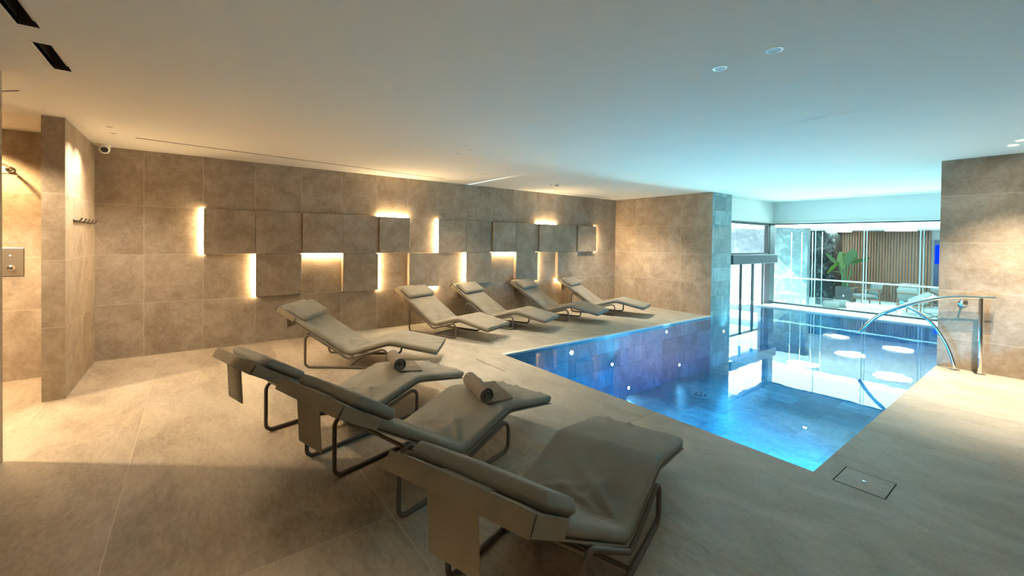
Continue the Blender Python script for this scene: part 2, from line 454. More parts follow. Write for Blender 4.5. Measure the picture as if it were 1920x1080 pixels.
# far ledge below the big window, and the deck behind the right wall
mb = MB(); mb.box(XD, .5, YPF-.02, YF+.15, -.045, -.004); mb.box(XR, .5, 8.1, YPF, -.12, -.004)
struct(mb.build('floor_ledge', M['deck']))

mb = MB()
e = .002
def prism(mb, poly, z0, z1):
    mb.face([(x,y,z1) for x,y in poly], 0, 1.0); mb.face([(x,y,z0) for x,y in poly][::-1], 0, 0.0)
    for k in range(len(poly)):
        a, b = poly[k], poly[(k+1)%len(poly)]
        mb.face([(a[0],a[1],z0),(b[0],b[1],z0),(b[0],b[1],z1),(a[0],a[1],z1)], 0, 0.0)
prism(mb, [(XP+e,YN+e),(XR-e,YN+e),(XR-e,YPF-e),(-8.5,YPF-e),(-8.5,9.45),(XD,9.45),(XP+e,9.42)], ZPOOL+e, ZW)
tag(mb.build('pool_water', M['water']), 'still blue water filling the indoor pool', 'water')

# lights set in the pool (glowing discs)
def floor_lamp(x, y, z, label, normal='z', r=.022, mt='pool_led'):
    o = thing('pool_light', label, 'pool light', (x,y,z), 0, 'small round lights inside the pool')
    Mx = Matrix.Identity(3) if normal == 'z' else Matrix.Rotation(R(90), 3, 'Y') if normal == 'x' else Matrix.Rotation(R(-90), 3, 'X')
    m = MB(); m.lathe([(r*1.7,0),(r*1.7,.006),(r*1.5,.010),(r*1.05,.010)], n=20, M=Mx); m.build('rim', M['chrome'], o, smooth=True)
    m = MB(); m.lathe([(r,.004),(r,.0115),(r*.7,.0135)], n=20, M=Mx); m.build('lens', M[mt], o, smooth=True)
    return o
Zf = ZPOOL
floor_lamp(-2.237,6.932,Zf,'glowing pool light in the foreground right, on the pool bottom below the handrail')
floor_lamp(XP,7.443,-.829,'glowing pool light low on the far pool side, reflected centre of three', 'x')
floor_lamp(XP,5.91,-.964,'glowing pool light lowest on the pool side, nearest the loungers', 'x')
floor_lamp(XP,5.471,-.491,'glowing pool light on the pool side above the lowest one', 'x')
floor_lamp(XP,9.134,-.383,'glowing pool light at the foot of the slate pillar', 'x')
floor_lamp(XP,4.536,-.159,'pool light just under the water line near the pool corner', 'x', .03)
floor_lamp(XP,6.999,-.14,'pool light just under the water line midway along the stone deck', 'x', .02)
# drain
o = thing('pool_drain', 'round grated drain with dark holes on the pool bottom', 'drain', (-3.796,6.952,ZPOOL))
m = MB(); m.lathe([(.15,0),(.15,.008),(.14,.012),(.02,.014)], n=32); m.build('cover', M['slate'], o, smooth=True)
for k in range(8):
    a = 2*math.pi*k/7; rr = .085 if k else .0
    m = MB(); m.lathe([(.022,.0145),(.018,.016)], c=(rr*math.cos(a), rr*math.sin(a), 0), n=12); m.build('drain_hole', M['black'], o)

# ------------------------------------------------------------------ feature wall panels with LED edges
def panel(c0, c1, row, h, label, leds=()):
    y0, y1 = ycols[c0]+.003, ycols[c1]-.003
    z0, z1 = ((1.278,1.882) if row == 1 else (.668,1.272))
    o = thing('wall_panel', label, 'wall panel', (XA, (y0+y1)/2, z0), 0, 'raised stone panels on the feature wall')
    yc = (y0+y1)/2
    m = MB()
    n = c1-c0
    for k in range(n):
        a = ycols[c0+k]+(.003 if k == 0 else .0015); b = ycols[c0+k+1]-(.003 if k == n-1 else .0015)
        m.box(.001, h, a-yc, b-yc, 0, z1-z0, bev=.003, tint=random.random())
    m.build('stone_face', [M['wall'], M['grout']], o)
    for side, sub in leds:
        ya, yb_ = (ycols[sub]+.003, ycols[sub+1]-.003) if sub is not None else (y0, y1)
        ya -= yc; yb_ -= yc; zt = z1-z0; w = .011; g = .0015; d0, d1 = .004, min(h*.55,.03)
        m = MB()
        if side == 'L': m.box(d0, d1, ya-g-w, ya-g, .005, zt-.005)
        if side == 'R': m.box(d0, d1, yb_+g, yb_+g+w, .005, zt-.005)
        if side == 'T': m.box(d0, d1, ya, yb_, zt+g, zt+g+w)
        if side == 'B': m.box(d0, d1, ya, yb_, -g-w, -g)
        m.build('led_strip', M['led'], o, label='glowing warm light strip on the panel edge')
    return o
a, b, c = .045, .085, .125
panel(1,3,1,a,'raised stone panel with a lit left edge, upper row, leftmost on the feature wall',[('L',1)])
panel(3,5,1,b,'raised stone panel, upper row second from left, light strip under its left half',[('B',3)])
panel(5,6,1,c,'raised square stone panel with a glowing top edge, left one of the two such',[('T',5)])
panel(7,9,1,a,'raised stone panel, upper row, lit left edge, above the second back-row lounger',[('L',7)])
panel(9,11,1,b,'raised stone panel, upper row, light strip under its left half, right part of the wall',[('B',9)])
panel(11,12,1,c,'raised square stone panel with a glowing top edge, right one of the two such',[('T',11)])
panel(12,13,1,a,'raised unlit stone panel between the right top-lit panel and the last one')
panel(13,14,1,b,'last raised stone panel on the right of the feature wall, lit right edge',[('R',13)])
panel(2,3,2,a,'raised stone panel, lower row, leftmost, lit left edge',[('L',2)])
panel(4,5,2,b,'raised stone panel, lower row, lit right edge, behind the single middle lounger',[('R',4)])
panel(6,7,2,b,'raised stone panel, lower row, lit bottom edge behind the first back-row headrest',[('B',6)])
panel(8,9,2,a,'raised stone panel, lower row, lit left edge, above the second back-row headrest',[('L',8)])
panel(10,11,2,b,'raised stone panel, lower row, lit right edge, above the third back-row headrest',[('R',10)])
panel(12,13,2,b,'last raised stone panel of the lower row, lit bottom edge behind the farthest headrest',[('B',12)])

# ------------------------------------------------------------------ glazing: door wall (left) and big window
fr = MB()   # corner post + door wall frame
def bxs(mb, lst):
    for q in lst: mb.box(*q)
W2 = empty('window_2', (XD, 10.6, 0), kind='structure')
m = MB(); dx0, dx1 = -.05, .05
bxs(m, [(dx0,dx1, 9.412-10.6, YF-.34-10.6, 1.97, 2.03), (dx0,dx1, 9.412-10.6, YF-.3-10.6, 1.24, 1.30), (dx0,dx1, YF-.38-10.6, YF-.32-10.6, 1.27, 2.03)])
m.build('window_frame', M['frame'], W2)
m = MB(); m.face([(0,9.42-10.6,1.30),(0,YF-.38-10.6,1.30),(0,YF-.38-10.6,1.97),(0,9.42-10.6,1.97)]); m.build('pane', M['glass_clear'], W2)
mb = MB(); mb.box(XD-.06, XD+.06, YF-.32, YF-.02, ZW-.3, 2.03); struct(mb.build('trim_3', M['frame']))
D1 = empty('door_1', (XD, 10.6, 0), kind='structure')
m = MB(); m.box(-.06,.17, 9.50-10.6, YF-.12-10.6, 1.04, 1.25, bev=.006); m.build('door_header', M['darkbox'], D1)
m = MB(); bxs(m, [(-.05,.05, 9.412-10.6, 9.60-10.6, ZPOOL, 1.04)]); m.build('jamb', M['frame'], D1)
for y0, y1 in ((9.62,10.25),(10.22,10.85),(10.85,11.42)):
    lf = MB(); s = .02
    bxs(lf, [(-.02,.02,y0-10.6,y0+.035-10.6,-.6,1.04),(-.02,.02,y1-.035-10.6,y1-10.6,-.6,1.04),(-.02,.02,y0-10.6,y1-10.6,-.62,-.58)])
    lo = lf.build('door_leaf', M['frame'], D1)
    g = MB(); g.face([(0,y0-10.6,-.58),(0,y1-10.6,-.58),(0,y1-10.6,1.04),(0,y0-10.6,1.04)]); g.build('pane', M['glass_clear'], lo)
W1 = empty('window_1', (-2, YF, 0), kind='structure')
m = MB(); bxs(m, [(XD+.06+2, .5+2, -.03, .03, -.004, .03), (XD+.06+2, .5+2, -.03, .03, 2.0, 2.03)]); m.build('window_frame', M['frame'], W1)
joints = [XD+.06, -3.72, -2.80, -1.88, -.96, .0, .5]
for k in range(len(joints)-1):
    m = MB(); m.face([(joints[k]+2,0,.03),(joints[k+1]+2,0,.03),(joints[k+1]+2,0,2.0),(joints[k]+2,0,2.0)]); m.build('pane', M['glass'], W1)
m = MB()
for k, x in enumerate(joints[1:-1]):
    m.box(x+2-.006, x+2+.006, -.012, .012, .03, 2.0)
    if k in (1,2): m.box(x+2+.047, x+2+.056, -.004, .012, .03, 2.0)
m.build('pane_joint', M['glass_edge'], W1)

# ------------------------------------------------------------------ sun loungers
SP = [(-.316,.711),(.506,.205),(.994,.322),(1.537,.228)]
def profile(n_off=0., step=.03):
    pts = [Vector((s,0,z)) for s,z in SP]
    P = fillet([(-.316,0,.711),(.506,0,.198),(.975,0,.332),(1.537,0,.228)], [0,.10,.22,0], n=8)
    return resample(P, step)
def offs(P, d):
    out = []
    for i in range(len(P)):
        a = P[max(i-1,0)]; b = P[min(i+1,len(P)-1)]; t = (b-a).normalized(); nn = Vector((-t.z,0,t.x))
        out.append(P[i]+nn*d)
    return out
def make_cushion(W=.31, th=.052):
    P = profile(step=.012); N = len(P); rows = []
    L = [0]
    for p, q in zip(P, P[1:]): L.append(L[-1]+(q-p).length)
    hip = min(range(N), key=lambda i: P[i].z); knee = max(range(hip, N), key=lambda i: P[i].z)
    nw = 44
    for i in range(N):
        a = P[max(i-1,0)]; b = P[min(i+1,N-1)]; t = (b-a).normalized(); nn = Vector((-t.z,0,t.x))
        end = min(L[i], L[-1]-L[i]); k = min(1., end/.02); tk = th*(.55+.45*math.sqrt(max(0,1-(1-k)**2)))
        dh = L[i]-L[hip]; row = []
        for j in range(nw+1):      # top, from +W to -W
            w = W - 2*W*j/nw; e = 1-abs(w)/W
            puff = .006*(1-(1-min(1,e*4))**2)
            # soft pull folds fanning out from the hip fold
            f = 0
            for (w0, ang, amp, ln) in ((-.25,.9,.011,.34),(-.16,1.25,.007,.30),(.22,-1.1,.008,.3),(.05,.35,.004,.22),(-.05,-.3,.004,.25)):
                x = dh; y = w-w0*(1); c_, s_ = math.cos(ang), math.sin(ang)
                for sg in (1,-1):
                    al = sg*x*c_ + (y)*s_; pe = -sg*x*s_ + (y)*c_
                    if al > 0: f += amp*min(1,al/.07)*math.exp(-(pe/(.014+.06*al))**2)*math.exp(-(al/ln)**2)*(1 if sg == 1 else .6)
            f += .0022*math.sin(23*w+9*L[i])*math.exp(-(dh/.4)**2)
            df = L[-1]-L[i]
            for (w0, ang, amp) in ((.20,.55,.007),(.05,.7,.006),(-.2,.35,.004)):
                al = df*math.cos(ang)+(w0-w)*math.sin(ang); pe = -df*math.sin(ang)+(w0-w)*math.cos(ang)
                if al > -.01: f += amp*math.exp(-(pe/(.012+.05*max(al,0)))**2)*math.exp(-(al/.16)**2)
            f *= 2.3*min(1, e*6)
            row.append(P[i] + nn*(puff+f + (-(.008 if j in (0,nw) else 0))) + Vector((0,w,0)))
        ed = .004 if 1 < i < N-2 else 0
        wr = .004*math.sin(L[i]*95)*math.exp(-(dh/.16)**2)
        row.append(P[i]-nn*tk*.45+Vector((0,-W-ed-wr,0)))
        for j in range(nw+1):
            w = -W + 2*W*j/nw
            row.append(P[i]-nn*(tk-(.008 if j in (0,nw) else 0))+Vector((0,w*(.995),0)))
        row.append(P[i]-nn*tk*.45+Vector((0,W+ed+wr,0)))
        rows.append(row)
    m = MB(); m.grid(rows, closed_u=True, cap0=True, cap1=True)
    return m
def on_profile(dist, d=0.):
    """point and frame at a distance from the head end along the cushion top"""
    P = profile(step=.01); acc = 0
    for p, q in zip(P, P[1:]):
        l = (q-p).length
        if acc+l >= dist:
            t = (q-p).normalized(); nn = Vector((-t.z,0,t.x)); return p.lerp(q,(dist-acc)/l)+nn*d, t, nn
        acc += l
    return P[-1], (P[-1]-P[-2]).normalized(), Vector((0,0,1))
def make_pillow():
    rows = []; W = .30; n = 36; L0, L1 = .075, .345; ns = 24; T = .06
    for i in range(ns+1):
        u = i/ns; p, t, nn = on_profile(L0+(L1-L0)*u, .006)
        e = min(u, 1-u)*10/1.1; k = math.sqrt(max(0,1-(1-min(1,e))**2)); row = []
        for j in range(n+1):
            w = W-2*W*j/n; f = min(1,(1-abs(w)/W)*13); kk = math.sqrt(max(.0,1-(1-f)**2))
            h = T*(.45+.55*min(k,kk)) + .006*(1-(2*u-1)**2)*(1-(w/W)**2)
            row.append(p+nn*h+Vector((0,w*(.965+.035*k),0)))
        for j in range(n+1):
            w = -W+2*W*j/n; f = min(1,(1-abs(w)/W)*13); kk = math.sqrt(max(0,1-(1-f)**2))
            row.append(p+nn*(T*.3*(1-min(k,kk)))+Vector((0,w*(.965+.035*k),0)))
        rows.append(row)
    m = MB(); m.grid(rows, closed_u=True, cap0=True, cap1=True); return m
def make_strap():
    """flat weighted strap from the pillow over the head end, hanging down behind"""
    p0, t, nn = on_profile(.12, .012); pe, t2, n2 = on_profile(.0, .004)
    path = fillet([p0, pe - t*.012, pe - t*.02 + Vector((0,0,-.05)), pe - t*.02 + Vector((.012,0,-.30))], .02, n=5)
    path = resample(path, .02); w = .115; th = .007; rows = []
    for i, p in enumerate(path):
        a = path[max(i-1,0)]; b = path[min(i+1,len(path)-1)]; tt = (b-a).normalized(); nn = Vector((-tt.z,0,tt.x))
        rows.append([p+Vector((0,w,0)), p+nn*th*.5+Vector((0,w-.004,0)), p+nn*th*.5+Vector((0,-w+.004,0)), p+Vector((0,-w,0)), p-nn*th*.5+Vector((0,-w+.004,0)), p-nn*th*.5+Vector((0,w-.004,0))])
    m = MB(); m.grid(rows, closed_u=True, cap0=True, cap1=True); return m
def loop_path(y):
    P = offs(profile(step=.02), -.072)
    up = [p for p in P if -.001 <= p.x <= .951]
    zt = up[0].z; zf = up[-1].z
    pts = [Vector((0,y,.012))] + [Vector((p.x,y,p.z)) for p in up] + [Vector((.951,y,.012))]
    pts[1] = Vector((0,y,zt)); pts[-2] = Vector((.951,y,zf))
    hipi = min(range(2,len(pts)-2), key=lambda i: pts[i].z)
    key = [pts[0], pts[1], Vector((.506,y,.118)), Vector((.951,y,zf)), pts[-1]]
    key = [Vector((0,y,.0145)), Vector((0,y,zt)), Vector((.500,y,.112)), Vector((.951,y,.242)), Vector((.951,y,.0145))]
    return fillet(key, [.05,.055,.09,.06,.055], n=7, closed=True)
def make_loop(y):
    m = MB(); path = resample([Vector(p) for p in loop_path(y)], .0045, True)
    m.tube(path, .013, n=8, closed=True, rfun=lambda i: .0135+.0013*math.cos(i*math.pi))
    return m
lg = thing('sun_lounger', '', 'sun lounger')
make_cushion().build('cushion', M['fabric'], lg, smooth=60)
# woven sling under the cushion, turned up round the head end
rows = []
P = offs(profile(), -.054); Q = offs(profile(), -.060)
m = MB()
m.grid([[p+Vector((0,.315,0)), p+Vector((0,-.315,0)), q+Vector((0,-.315,0)), q+Vector((0,.315,0))] for p, q in zip(P,Q)], closed_u=True, cap0=True, cap1=True)
pe, t, nn = on_profile(0., 0.)
hb = [pe - t*.008 + nn*.004, pe - t*.012 - nn*.03, pe - t*.008 - nn*.062]
m.grid([[h+Vector((0,.318,0)) for h in hb], [h+Vector((0,-.318,0)) for h in hb]])
hb2 = [h + t*.007 for h in hb]
m.grid([[h+Vector((0,.318,0)) for h in hb2], [h+Vector((0,-.318,0)) for h in hb2]])
# pocket sides round the first third of the backrest
P1 = [on_profile(d, 0.) for d in (0,.08,.16,.24)]
for sgn in (1,-1):
    m.grid([[p+n_*.002+Vector((0,sgn*.319,0)) for p,t_,n_ in P1],[p-n_*.058+Vector((0,sgn*.319,0)) for p,t_,n_ in P1]])
    m.grid([[p+n_*.002+Vector((0,sgn*.3155,0)) for p,t_,n_ in P1],[p-n_*.058+Vector((0,sgn*.3155,0)) for p,t_,n_ in P1]])
m.build('sling', M['textilene'], lg)
pil = make_pillow().build('headrest_pillow', M['fabric'], lg, smooth=60)
make_strap().build('counterweight_strap', M['textilene'], pil)
for sgn in (-1,1): make_loop(sgn*.318).build('side_frame', M['rope'], lg, smooth=60)
for cx_, cz_ in ((.52,.020),(.505,.112),(.02,.395)):
    m = MB(); m.tube([(cx_,-.318,cz_),(cx_,.318,cz_)], .0105, n=10); m.build('crossbar', M['tube'], lg, smooth=True)
LOUNGERS = [
 (-6.631,3.128,22.4,'taupe sun lounger, leftmost of the four standing along the lit wall'),
 (-6.653,4.193,25.5,'taupe sun lounger, second from the left of the four along the lit wall'),
 (-6.658,5.543,22.2,'taupe sun lounger, third from the left of the four along the lit wall'),
 (-6.607,6.809,22.6,'taupe sun lounger farthest back, next to the corner of the stone walls'),
 (-5.591,1.235,52.7,'taupe sun lounger standing alone between the wall row and the front three'),
 (-3.417,.537,105.4,'taupe sun lounger with a rolled towel, left of the three in front'),
 (-2.445,.794,105.6,'taupe sun lounger with a rolled towel, middle one of the three in front'),
 (-1.315,.993,108.2,'empty taupe sun lounger nearest the camera, rightmost of the front three'),
]
for k, (x, y, a_, lab) in enumerate(LOUNGERS):
    o = lg if k == 0 else copy_tree(lg)
    o.location = (x, y, 0); o.rotation_euler = (0,0,R(a_)); o['label'] = lab; o['group'] = 'sun loungers around the pool'

# rolled towels on two front loungers
def towel_mesh(r=.062, L=.36):
    pts = []; turns = 3.6; n = 110
    for i in range(n+1):
        u = i/n; a_ = 2*math.pi*turns*u; rr = .008+(r-.008)*u
        pts.append((rr*math.cos(a_-2*math.pi*turns-math.pi*.45), rr*math.sin(a_-2*math.pi*turns-math.pi*.45)))
    # tail runs down to the cushion and along it
    x, z = pts[-1]; tail = [(x+.03,-r*.96),(x+.07,-r*.99),(x+.11,-r*.985),(x+.15,-r*.99),(x+.19,-r*.975)]
    pts += tail
    m = MB(); nl = 16; outer = []; inner = []
    th = .011
    for i, (x, z) in enumerate(pts):
        a_ = pts[max(i-1,0)]; b_ = pts[min(i+1,len(pts)-1)]
        tx, tz = b_[0]-a_[0], b_[1]-a_[1]; l = math.hypot(tx,tz) or 1; nx, nz = -tz/l, tx/l
        ro = []; ri = []
        for j in range(nl+1):
            w = -L/2+L*j/nl
            wob = .0025*math.sin(w*31+i*.25)+.0018*math.sin(w*67-i*.4)
            ee = .004*math.sin(i*.37) if j in (0,nl) else 0
            ro.append((x+nx*(wob), w+ee, z+nz*(wob))); ri.append((x+nx*(th*.8+wob), w+ee, z+nz*(th*.8+wob)))
        outer.append(ro); inner.append(ri)
    rows = [o_+i_[::-1] for o_, i_ in zip(outer, inner)]
    m.grid(rows, closed_u=True, cap0=True, cap1=True)
    return m
def put_towel(idx, dist, w, yaw, label):
    x, y, a_, _ = LOUNGERS[idx]
    p, t, nn = on_profile(dist, .0)
    ml = Matrix.Translation((x,y,0)) @ Matrix.Rotation(R(a_),4,'Z')
    pitch = math.atan2(-t.z, t.x)
    loc = ml @ (p + nn*.072 + Vector((0,w,0)))
    o = towel_mesh().build('rolled_towel', M['towel'], None, smooth=50)
    o.matrix_world = Matrix.Translation(loc) @ Matrix.Rotation(R(a_),4,'Z') @ Matrix.Rotation(pitch,4,'Y') @ Matrix.Rotation(R(yaw),4,'Z')
    tag(o, label, 'towel', 'rolled towels on the loungers')
put_towel(5, 1.47, .03, -27, 'taupe rolled towel on the foot half of the left front lounger')
put_towel(6, 1.44, -.02, -27, 'taupe rolled towel on the foot half of the middle front lounger')

# ------------------------------------------------------------------ handrail
o = thing('handrail', 'polished steel swan-neck handrail arching over the pool edge', 'handrail', (XR,7.40,0))
def cr(pts, n=8):
    P = [Vector(p) for p in pts]; out = []
    for i in range(len(P)-1):
        p0 = P[max(i-1,0)]; p1 = P[i]; p2 = P[i+1]; p3 = P[min(i+2,len(P)-1)]
        for k in range(n):
            t = k/n; out.append(.5*((2*p1)+(p2-p0)*t+(2*p0-5*p1+4*p2-p3)*t*t+(3*p1-p0-3*p2+p3)*t**3))
    out.append(P[-1]); return out
hx = XR
top = [(-1.756,.305),(-1.56,.555),(-1.25,.747),(-.98,.858),(-.80,.895),(-.64,.907),(-.515,.912)]
m = MB(); m.tube(cr([(x-hx,0,z) for x,z in top]), .0215, n=16); m.build('rail', M['chrome'], o, smooth=50)
low = [(-1.275,.725),(-1.06,.560),(-.915,.310),(-.845,.08),(-.835,.0)]
m = MB(); m.tube(cr([(x-hx,0,z) for x,z in low]), .0175, n=16); m.build('brace', M['chrome'], o, smooth=50)
m = MB(); m.tube([(-.628-hx,0,0),(-.632-hx,0,.90)], .0215, n=16); m.build('post', M['chrome'], o, smooth=50)
m = MB(); m.lathe([(.05,0),(.05,.008),(.024,.012)], c=(-.835-hx,0,0), n=24); m.build('base_flange', M['chrome'], o, smooth=50)
m = MB(); m.lathe([(.05,0),(.05,.008),(.024,.012)], c=(-.628-hx,0,0), n=24); m.build('base_flange', M['chrome'], o, smooth=50)
m = MB(); m.tube(fillet([(-.79-hx,0,.885),(-.79-hx,.02,.815),(-.79-hx,.114,.815)], .03), .010, n=10)
m.lathe([(.042,0),(.042,.01),(.02,.016)], c=(-.79-hx,.115,.815), n=24, M=Matrix.Rotation(R(90),3,'X')); m.build('wall_bracket', M['chrome'], o, smooth=50)

# floor hatch
o = thing('floor_hatch', 'square stone access cover with a small steel knob in the pool deck', 'hatch', (-.767,3.405,0))
m = MB(); w, d = .124, .128
m.box(-w, w, -d, d, -.01, .0012, tint=.55); m.build('cover', [M['floor_rough'], M['grout']], o)
m = MB()
for q in ((-w-.007,w+.007,-d-.007,-d),(-w-.007,w+.007,d,d+.007),(-w-.007,-w,-d,d),(w,w+.007,-d,d)): m.box(*q, -.01, .0008)
m.build('joint_frame', M['groove'], o)
m = MB(); m.lathe([(.012,0),(.012,.004),(.006,.007)], c=(0,0,.001), n=16); m.build('knob', M['chrome'], o, smooth=True)
# slot drain near the pool corner
m = MB(); m.box(-4.53,-3.9,2.868,2.876,-.005,.0012); tag(m.build('drain_slot', M['groove']), 'short dark drain slot in the deck by the near pool corner', 'drain')

# ------------------------------------------------------------------ ceiling fittings
def downlight(x, y, r, label, lit):
    o = thing('downlight', label, 'ceiling light', (x,y,H), 0, 'recessed ceiling spotlights')
    m = MB(); m.lathe([(r*.72,.004),(r*.72,-.002),(r,-.003),(r,.004)], n=28, caps=False); m.build('ring', M['white_trim'], o, smooth=30)
    m = MB(); m.lathe([(r*.74,.003),(r*.74,-.0005),(r*.3,-.0006)], n=24); m.build('lens', M['lamp_on' if lit == 2 else 'lamp_dim'], o)
    return o
D = [(-5.724,-.658,.04,'ceiling spotlight by the partition, left one of the pair',0),
     (-6.049,-.663,.04,'ceiling spotlight by the partition, right one of the pair',0),
     (-4.595,2.609,.035,'ceiling spotlight mid ceiling, left one of the central pair',0),
     (-4.308,2.618,.035,'ceiling spotlight mid ceiling, right one of the central pair',0),
     (-6.122,3.758,.035,'small ceiling spotlight above the back row, left one of the pair',0),
     (-5.727,3.695,.035,'small ceiling spotlight above the back row, right one of the pair',0),
     (-5.993,7.042,.04,'ceiling spotlight near the far corner of the stone walls',0),
     (-1.318,2.574,.042,'white-ringed unlit ceiling spotlight, lower left one of the near pair',1),
     (-1.011,2.565,.044,'white-ringed unlit ceiling spotlight, upper right one of the near pair',1),
     (-.390,6.872,.05,'bright ceiling spotlight in front of the right wall, left one of the pair',2),
     (-.322,6.626,.05,'bright ceiling spotlight cut by the right photo edge',2)]
for q in D: downlight(*q)
o = thing('smoke_detector', 'small white smoke detector on the ceiling near the far corner', 'smoke detector', (-5.79,5.40,H))
m = MB(); m.lathe([(.05,0),(.05,-.015),(.03,-.03),(.012,-.034)], n=20); m.build('body', M['white'], o, smooth=True)
m = MB(); m.lathe([(.032,-.026),(.03,-.036),(.01,-.038)], n=16); m.build('sensor', M['black'], o, smooth=True)
m = MB(); m.lathe([(.028,0),(.028,-.02),(.012,-.028)], c=(-.13,-.02,0), n=14); m.build('indicator', M['white'], o, smooth=True)

# security camera in the corner
o = thing('security_camera', 'cream dome security camera in the ceiling corner above the hooks', 'camera', (-6.86,-.83,H))
m = MB(); m.lathe([(.055,0),(.055,-.03),(.05,-.04)], n=24); m.build('base', M['ceil'], o, smooth=True)
m = MB()
m.lathe([(.001,.052),(.022,.048),(.040,.034),(.050,.012),(.052,-.01),(.044,-.030),(.030,-.046),(.001,-.056)], c=(0,0,-.055), n=20); m.build('ball', M['ceil'], o, smooth=60)
dirv = Vector((6.8,.9,-1.0)).normalized(); Mq = dirv.to_track_quat('Z','Y').to_matrix()
m = MB(); pc = dirv*.047; m.lathe([(.030,0),(.030,.012),(.026,.015)], c=(pc.x,pc.y,-.06+pc.z), n=20, M=Mq)
le = m.build('lens', M['black'], o, smooth=True)
m = MB(); pc = dirv*.062; m.lathe([(.015,0),(.015,.003),(.011,.003),(.011,0)], c=(pc.x,pc.y,-.06+pc.z), n=16, M=Mq, caps=False); m.build('lens_ring', M['chrome'], le)

# coat hooks on the partition
o = thing('hook_rail', 'dark metal rail with a row of coat hooks on the pale partition', 'coat hooks', (-6.3,YL,1.65))
m = MB(); m.box(-.43,.43,.001,.010,-.012,.012,bev=.003); m.build('rail', M['tube'], o)
for k in range(5):
    x = -.40+.2*k
    m = MB(); m.tube(fillet([(x,.008,.0),(x,.045,-.004),(x,.060,.028)], .02), .008, n=8); m.lathe([(.016,0),(.016,.008),(.01,.012)], c=(x,.010,0), n=12, M=Matrix.Rotation(R(-90),3,'X'))
    m.build('hook', M['tube'], o, smooth=60)

# shower
o = thing('rain_shower', 'chrome rain shower head on a wall arm, at the left edge', 'shower head', (XS,-1.49,2.14))
m = MB(); m.tube(fillet([(.0,0,.03),(.12,0,.055),(.35,0,.045),(.35,0,-.045)], .04), .011, n=12); m.lathe([(.032,0),(.032,.01),(.016,.02)], c=(.001,0,.03), n=24, M=Matrix.Rotation(R(90),3,'Y'), ); m.build('arm', M['chrome'], o, smooth=50)
m = MB(); m.lathe([(.02,.0),(.125,-.008),(.125,-.016),(.02,-.02)], c=(.35,0,-.045), n=36); m.build('spray_plate', M['chrome'], o, smooth=40)
o = thing('shower_valve', 'square polished shower control plate with a round button', 'shower control', (XS,-1.485,1.225))
m = MB(); m.box(.001,.012,-.135,.085,-.145,.145,bev=.003); m.build('plate', M['mirror_plate'], o)
m = MB(); m.lathe([(.032,0),(.032,.018),(.026,.026),(.001,.028)], c=(.012,.005,-.065), n=24, M=Matrix.Rotation(R(90),3,'Y')); m.build('button', M['chrome'], o, smooth=50)
m = MB(); m.lathe([(.008,0),(.008,.004),(.001,.005)], c=(.012,-.005,.065), n=14, M=Matrix.Rotation(R(90),3,'Y')); m.build('indicator', M['white'], o, smooth=50)

# ------------------------------------------------------------------ outside: lounge terrace beyond the glass
ZL = -.65; ZC = 2.08
mb = MB(); mb.box(-14, 3, YF+.15, 22, ZL-.1, ZL); struct(mb.build('floor_terrace', M['deck']))
mb = MB(); mb.box(-14, -8.5, 8.0, YF+.15, -.2, -.02); mb.box(-8.5, XD, YPF, YF+.15, -.2, -.02); mb.box(-8.5, XD, 9.0, 9.45, -.2, -.02); mb.box(-8.5,XD,9.45,YPF,ZPOOL-.05,ZPOOL)
struct(mb.build('floor_outdoor', M['deck']))
mb = MB(); mb.box(-7.1, 3, 14.4, 22, ZC, ZC+.15); mb.box(-14, -7.1, 15.26, 22, ZC, ZC+.15); struct(mb.build('ceiling_terrace', M['render']))  # far-left roof and its edges are unseen, shaped to cut the sun patch
mb = MB(); mb.box(-7.6, XD-.12, 8.6, 12.1, 2.62, 2.75); struct(mb.build('added_sun_block', M['render']))  # unseen slab added to keep the sun off the door glass
mb = MB(); mb.box(-14, -5.2, 16.0, 16.25, ZL, ZC); struct(mb.build('wall_terrace', M['marble_pale']))
mb = MB(); mb.box(-7.2, -5.69, 20.3, 21.3, ZL, ZC); struct(mb.build('wall_marble', M['marble']))
mb = MB(); mb.box(-6.4, 3, 21.40, 21.5, ZL, ZC); struct(mb.build('wall_slats', plain('slat_backing', (.30,.31,.33), .8)))
mb = MB(); mb.box(2.9, 3.0, 12.2, 21.5, ZL, ZC); struct(mb.build('wall_terrace_side', M['render']))
# slat cladding: countable slats in one panel are its surface pattern
o = thing('slat_panel', 'vertical wooden slat wall behind the terrace chairs', 'wall cladding', (-4.6,21.38,ZL))
m = MB(); x = -6.02
while x < -3.12:
    m.box(x+4.6, x+.045+4.6, -.06, .01, 0, ZC-ZL-.02); x += .085
m.build('slats', M['wood'], o)
# round lamps on the terrace ceiling
for k, (x, y) in enumerate([(-3.59,19.6),(-4.36,17.3),(-4.84,14.75),(-2.90,15.3),(-5.55,20.3)]):
    o = thing('round_ceiling_lamp', ['round terrace ceiling lamp, rear middle','round terrace ceiling lamp, centre','round terrace ceiling lamp at the front left','round terrace ceiling lamp at the front right','round terrace ceiling lamp at the back left'][k], 'ceiling light', (x,y,ZC), 0, 'round lamps under the terrace roof')
    m = MB(); m.lathe([(.43,-.001),(.43,-.05),(.41,-.055),(.405,-.03)], n=40, caps=False); m.build('rim', M['white'], o, smooth=40)
    m = MB(); m.lathe([(.40,-.02),(.40,-.045),(.36,-.05)], n=40); m.build('diffuser', M['round_led'], o, smooth=40)
